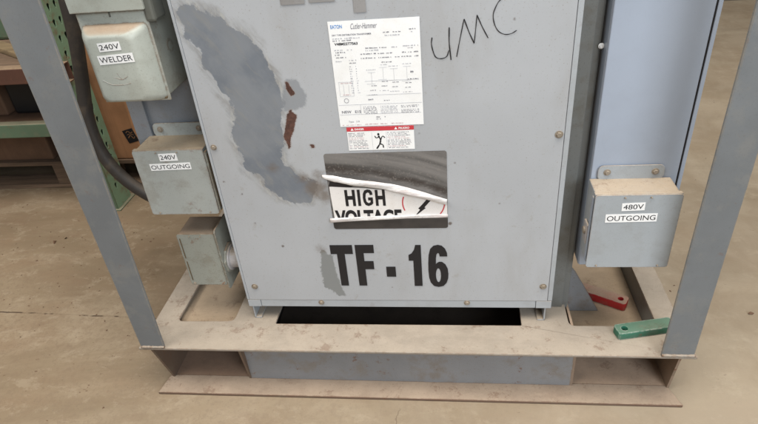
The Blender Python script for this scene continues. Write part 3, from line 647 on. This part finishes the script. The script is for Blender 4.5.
obj('beam_connector', B((-.790, -.712, .652, .6985, .402, .406), (-.790, -.712, .652, .6985, .346, .350), (-.790, -.712, .6945, .6985, .3505, .4015)), 'rackorange', rk, bevel=.001)
obj('beam', B((-2.6, -.815, .700, .735, .152, .200)), 'rackgreen', rk, bevel=.003, label='narrow green beam')
obj('upright', B((-2.66, -2.58, .70, .795, FZ+.004, 1.25)), 'rackgreen', rk)
obj('upright', B((-2.66, -2.58, 1.65, 1.74, FZ+.004, 1.25), (-.812, -.735, 1.65, 1.74, FZ+.004, 1.25)), 'rackgreen', rk)
obj('shelf_deck', B((-2.57, -.82, .736, 1.64, .182, .198)), 'cardbrown', rk)
obj('shelf_deck', B((-2.57, -.82, .698, 1.64, .386, .400)), 'wood', rk)

def pallet(x0, x1, y0, y1, label):
    t = thing('pallet', ((x0+x1)/2, (y0+y1)/2, FZ), label, 'pallet', None)
    n = 5
    for k in range(n):
        a = y0+(y1-y0-.09)*k/(n-1); obj('top_board', B((x0, x1, a, a+.09, FZ+.098, FZ+.115)), 'wood', t, bevel=.002)
    for a in (y0, (y0+y1)/2-.045, y1-.09): obj('bottom_board', B((x0, x1, a, a+.09, FZ+.0005, FZ+.016)), 'wood', t, bevel=.002)
    for q in (x0, (x0+x1)/2-.04, x1-.08):
        for a in (y0+.003, y1-.088): obj('block', B((q, q+.075, a, a+.085, FZ+.0165, FZ+.0975)), 'wood', t, bevel=.002)
pallet(-2.05, -.985, .868, 1.70, 'wooden pallet on the floor under the rack carrying the brown carton')
pallet(-.900, .10, .868, 1.60, 'wooden pallet on the floor right of the rack upright under the orange carton')
def carton(x0, x1, y0, y1, z0, z1, mat, label, tilt=0):
    t = thing('cardboard_box', ((x0+x1)/2, (y0+y1)/2, z0), label, 'cardboard box')
    obj('carton', B((x0, x1, y0, y1, z0, z1)), mat, t, bevel=.006)
    ym = (y0+y1)/2
    obj('flap', B((x0+.003, x1-.003, y0+.002, ym-.002, z1+.0005, z1+.004), (x0+.003, x1-.003, ym+.002, y1-.002, z1+.0005, z1+.004)), mat, t)
    if tilt: t.rotation_euler.z = tilt
    return t
pz = FZ+.1155
carton(-2.0, -1.055, .885, 1.5, pz, .135, 'cardbrown', 'wide dark brown carton on the pallet under the green shelf beam')
ob = carton(-.895, -.680, .872, 1.2, pz, .455, 'card', 'tall orange brown carton with black stamp behind the cable')
obj('stamp', flat([rotrect(-.704, .070, .042, .052, .25)], front(.8712), .0006), 'ink', ob)
hb_ = [ribbon([(-.718, .082), (-.710, .089), (-.700, .082), (-.692, .086)], .0022, .8705), ribbon([(-.714, .062), (-.704, .072), (-.694, .060), (-.688, .068)], .0022, .8705), ribbon([(-.716, .074), (-.704, .078), (-.690, .074)], .0018, .8705)]
obj('stamp_pattern', join(hb_), 'card', ob)
carton(-.665, -.40, .93, 1.3, pz, .40, 'cardbrown', 'dark brown carton half hidden behind the grey backing plate')
carton(-1.75, -1.075, .79, 1.25, .1985, .33, 'cardbrown', 'brown carton on the green rack shelf left of the black crate')
cr = thing('storage_crate', (-1.0, .95, .1985), 'black plastic crate standing on the green rack shelf', 'crate')
obj('tub', B((-1.055, -.890, .800, 1.25, .1985, .345)), 'darkplastic', cr, bevel=.01)
obj('rim', B((-1.063, -.882, .792, 1.26, .3455, .358)), 'darkplastic', cr, bevel=.004)
pl = obj('plank', flat([rotrect(-1.03, .86, .62, .045, -.60)], topz(.410), .018), 'plank', bevel=.002)
tag(pl, 'tan wooden plank lying diagonally on the orange rack beam', 'plank')
mc = thing('machine_case', (-1.4, 1.2, .4005), 'dark green metal case at the back of the rack shelf', 'metal case')
obj('case', B((-2.2, -1.02, 1.02, 1.5, .4005, .95)), 'rackgreen', mc, bevel=.01)
obj('lid', B((-2.21, -1.01, 1.01, 1.51, .9505, .985)), 'darkplastic', mc, bevel=.005)

# ------------------------------------------------------------------ grit
gb = bmesh.new()
def chip(x, y, z, s):
    vs = [gb.verts.new((x+s*math.cos(a)*random.uniform(.5, 1), y+s*math.sin(a)*random.uniform(.5, 1), z+random.uniform(.0003, s*.35))) for a in sorted(random.uniform(0, 6.28) for _ in range(5))]
    t_ = gb.verts.new((x, y, z+s*.6)); [gb.faces.new((vs[i-1], vs[i], t_)) for i in range(5)]
for _ in range(260): chip(random.gauss(-.75, .35), random.gauss(.35, .35), FZ, random.uniform(.001, .0045))
for _ in range(120): chip(random.uniform(.9, 2.2), random.uniform(-.2, 1.6), FZ, random.uniform(.001, .004))
for _ in range(45): chip(-.165+random.gauss(0, .014)+.01, .03+abs(random.gauss(0, .04)), FZ+.006, random.uniform(.001, .004))
for _ in range(60): chip(random.uniform(.72, .86), random.uniform(.03, .3), FZ+.006, random.uniform(.001, .003))
for x, y, s in ((-.86, .50, .012), (-.83, .52, .011), (-.52, .50, .006), (1.17, .18, .010), (1.19, .165, .007)): chip(x, y, FZ, s)
tag(obj('grit', gb, 'cardbrown'), 'brown crumbs of grit scattered over the floor', 'grit', kind='stuff')

# ------------------------------------------------------------------ light
def area(name, loc, target, sx, sy, power, col):
    l = bpy.data.lights.new(name, 'AREA'); l.shape = 'RECTANGLE'; l.size = sx; l.size_y = sy; l.energy = power; l.color = col
    o = bpy.data.objects.new(name, l); COL.objects.link(o); o.location = loc
    o.rotation_euler = (Vector(target)-Vector(loc)).to_track_quat('-Z', 'Y').to_euler(); o['kind'] = 'structure'; return o
area('ceiling_lamp', (1.2, -.6, 4.2), (.9, .2, 0), 3.0, 2.2, 205, (1, .94, .85))
area('ceiling_lamp', (-2.2, -1.6, 4.2), (0, .2, .2), 2.6, 2.0, 130, (1, .95, .88))
area('door_light', (2.1, -2.9, 1.9), (.4, 0, .3), 1.8, 1.8, 85, (.86, .93, 1.))
wd = bpy.data.worlds.new('World'); S.world = wd; wd.use_nodes = True
wd.node_tree.nodes['Background'].inputs[0].default_value = (.80, .78, .76, 1); wd.node_tree.nodes['Background'].inputs[1].default_value = .17

# ------------------------------------------------------------------ camera
cam = bpy.data.cameras.new('camera'); co_ = bpy.data.objects.new('camera', cam); COL.objects.link(co_); S.camera = co_
cam.sensor_width = 36; cam.lens = 570.466/758*36; cam.clip_start = .02; cam.clip_end = 60
r = Vector((.99196758, .09788537, -.08011725)); u = Vector((.01433075, .54233103, .84004267)); f = Vector((-.12567796, .83444323, -.53657203))
mw = Matrix(((r.x, u.x, -f.x, .45446905), (r.y, u.y, -f.y, -.92999472), (r.z, u.z, -f.z, .88183463), (0, 0, 0, 1)))
co_.matrix_world = mw
S.view_settings.view_transform = 'Standard'; S.view_settings.look = 'None'; S.view_settings.exposure = .14; S.view_settings.gamma = 1
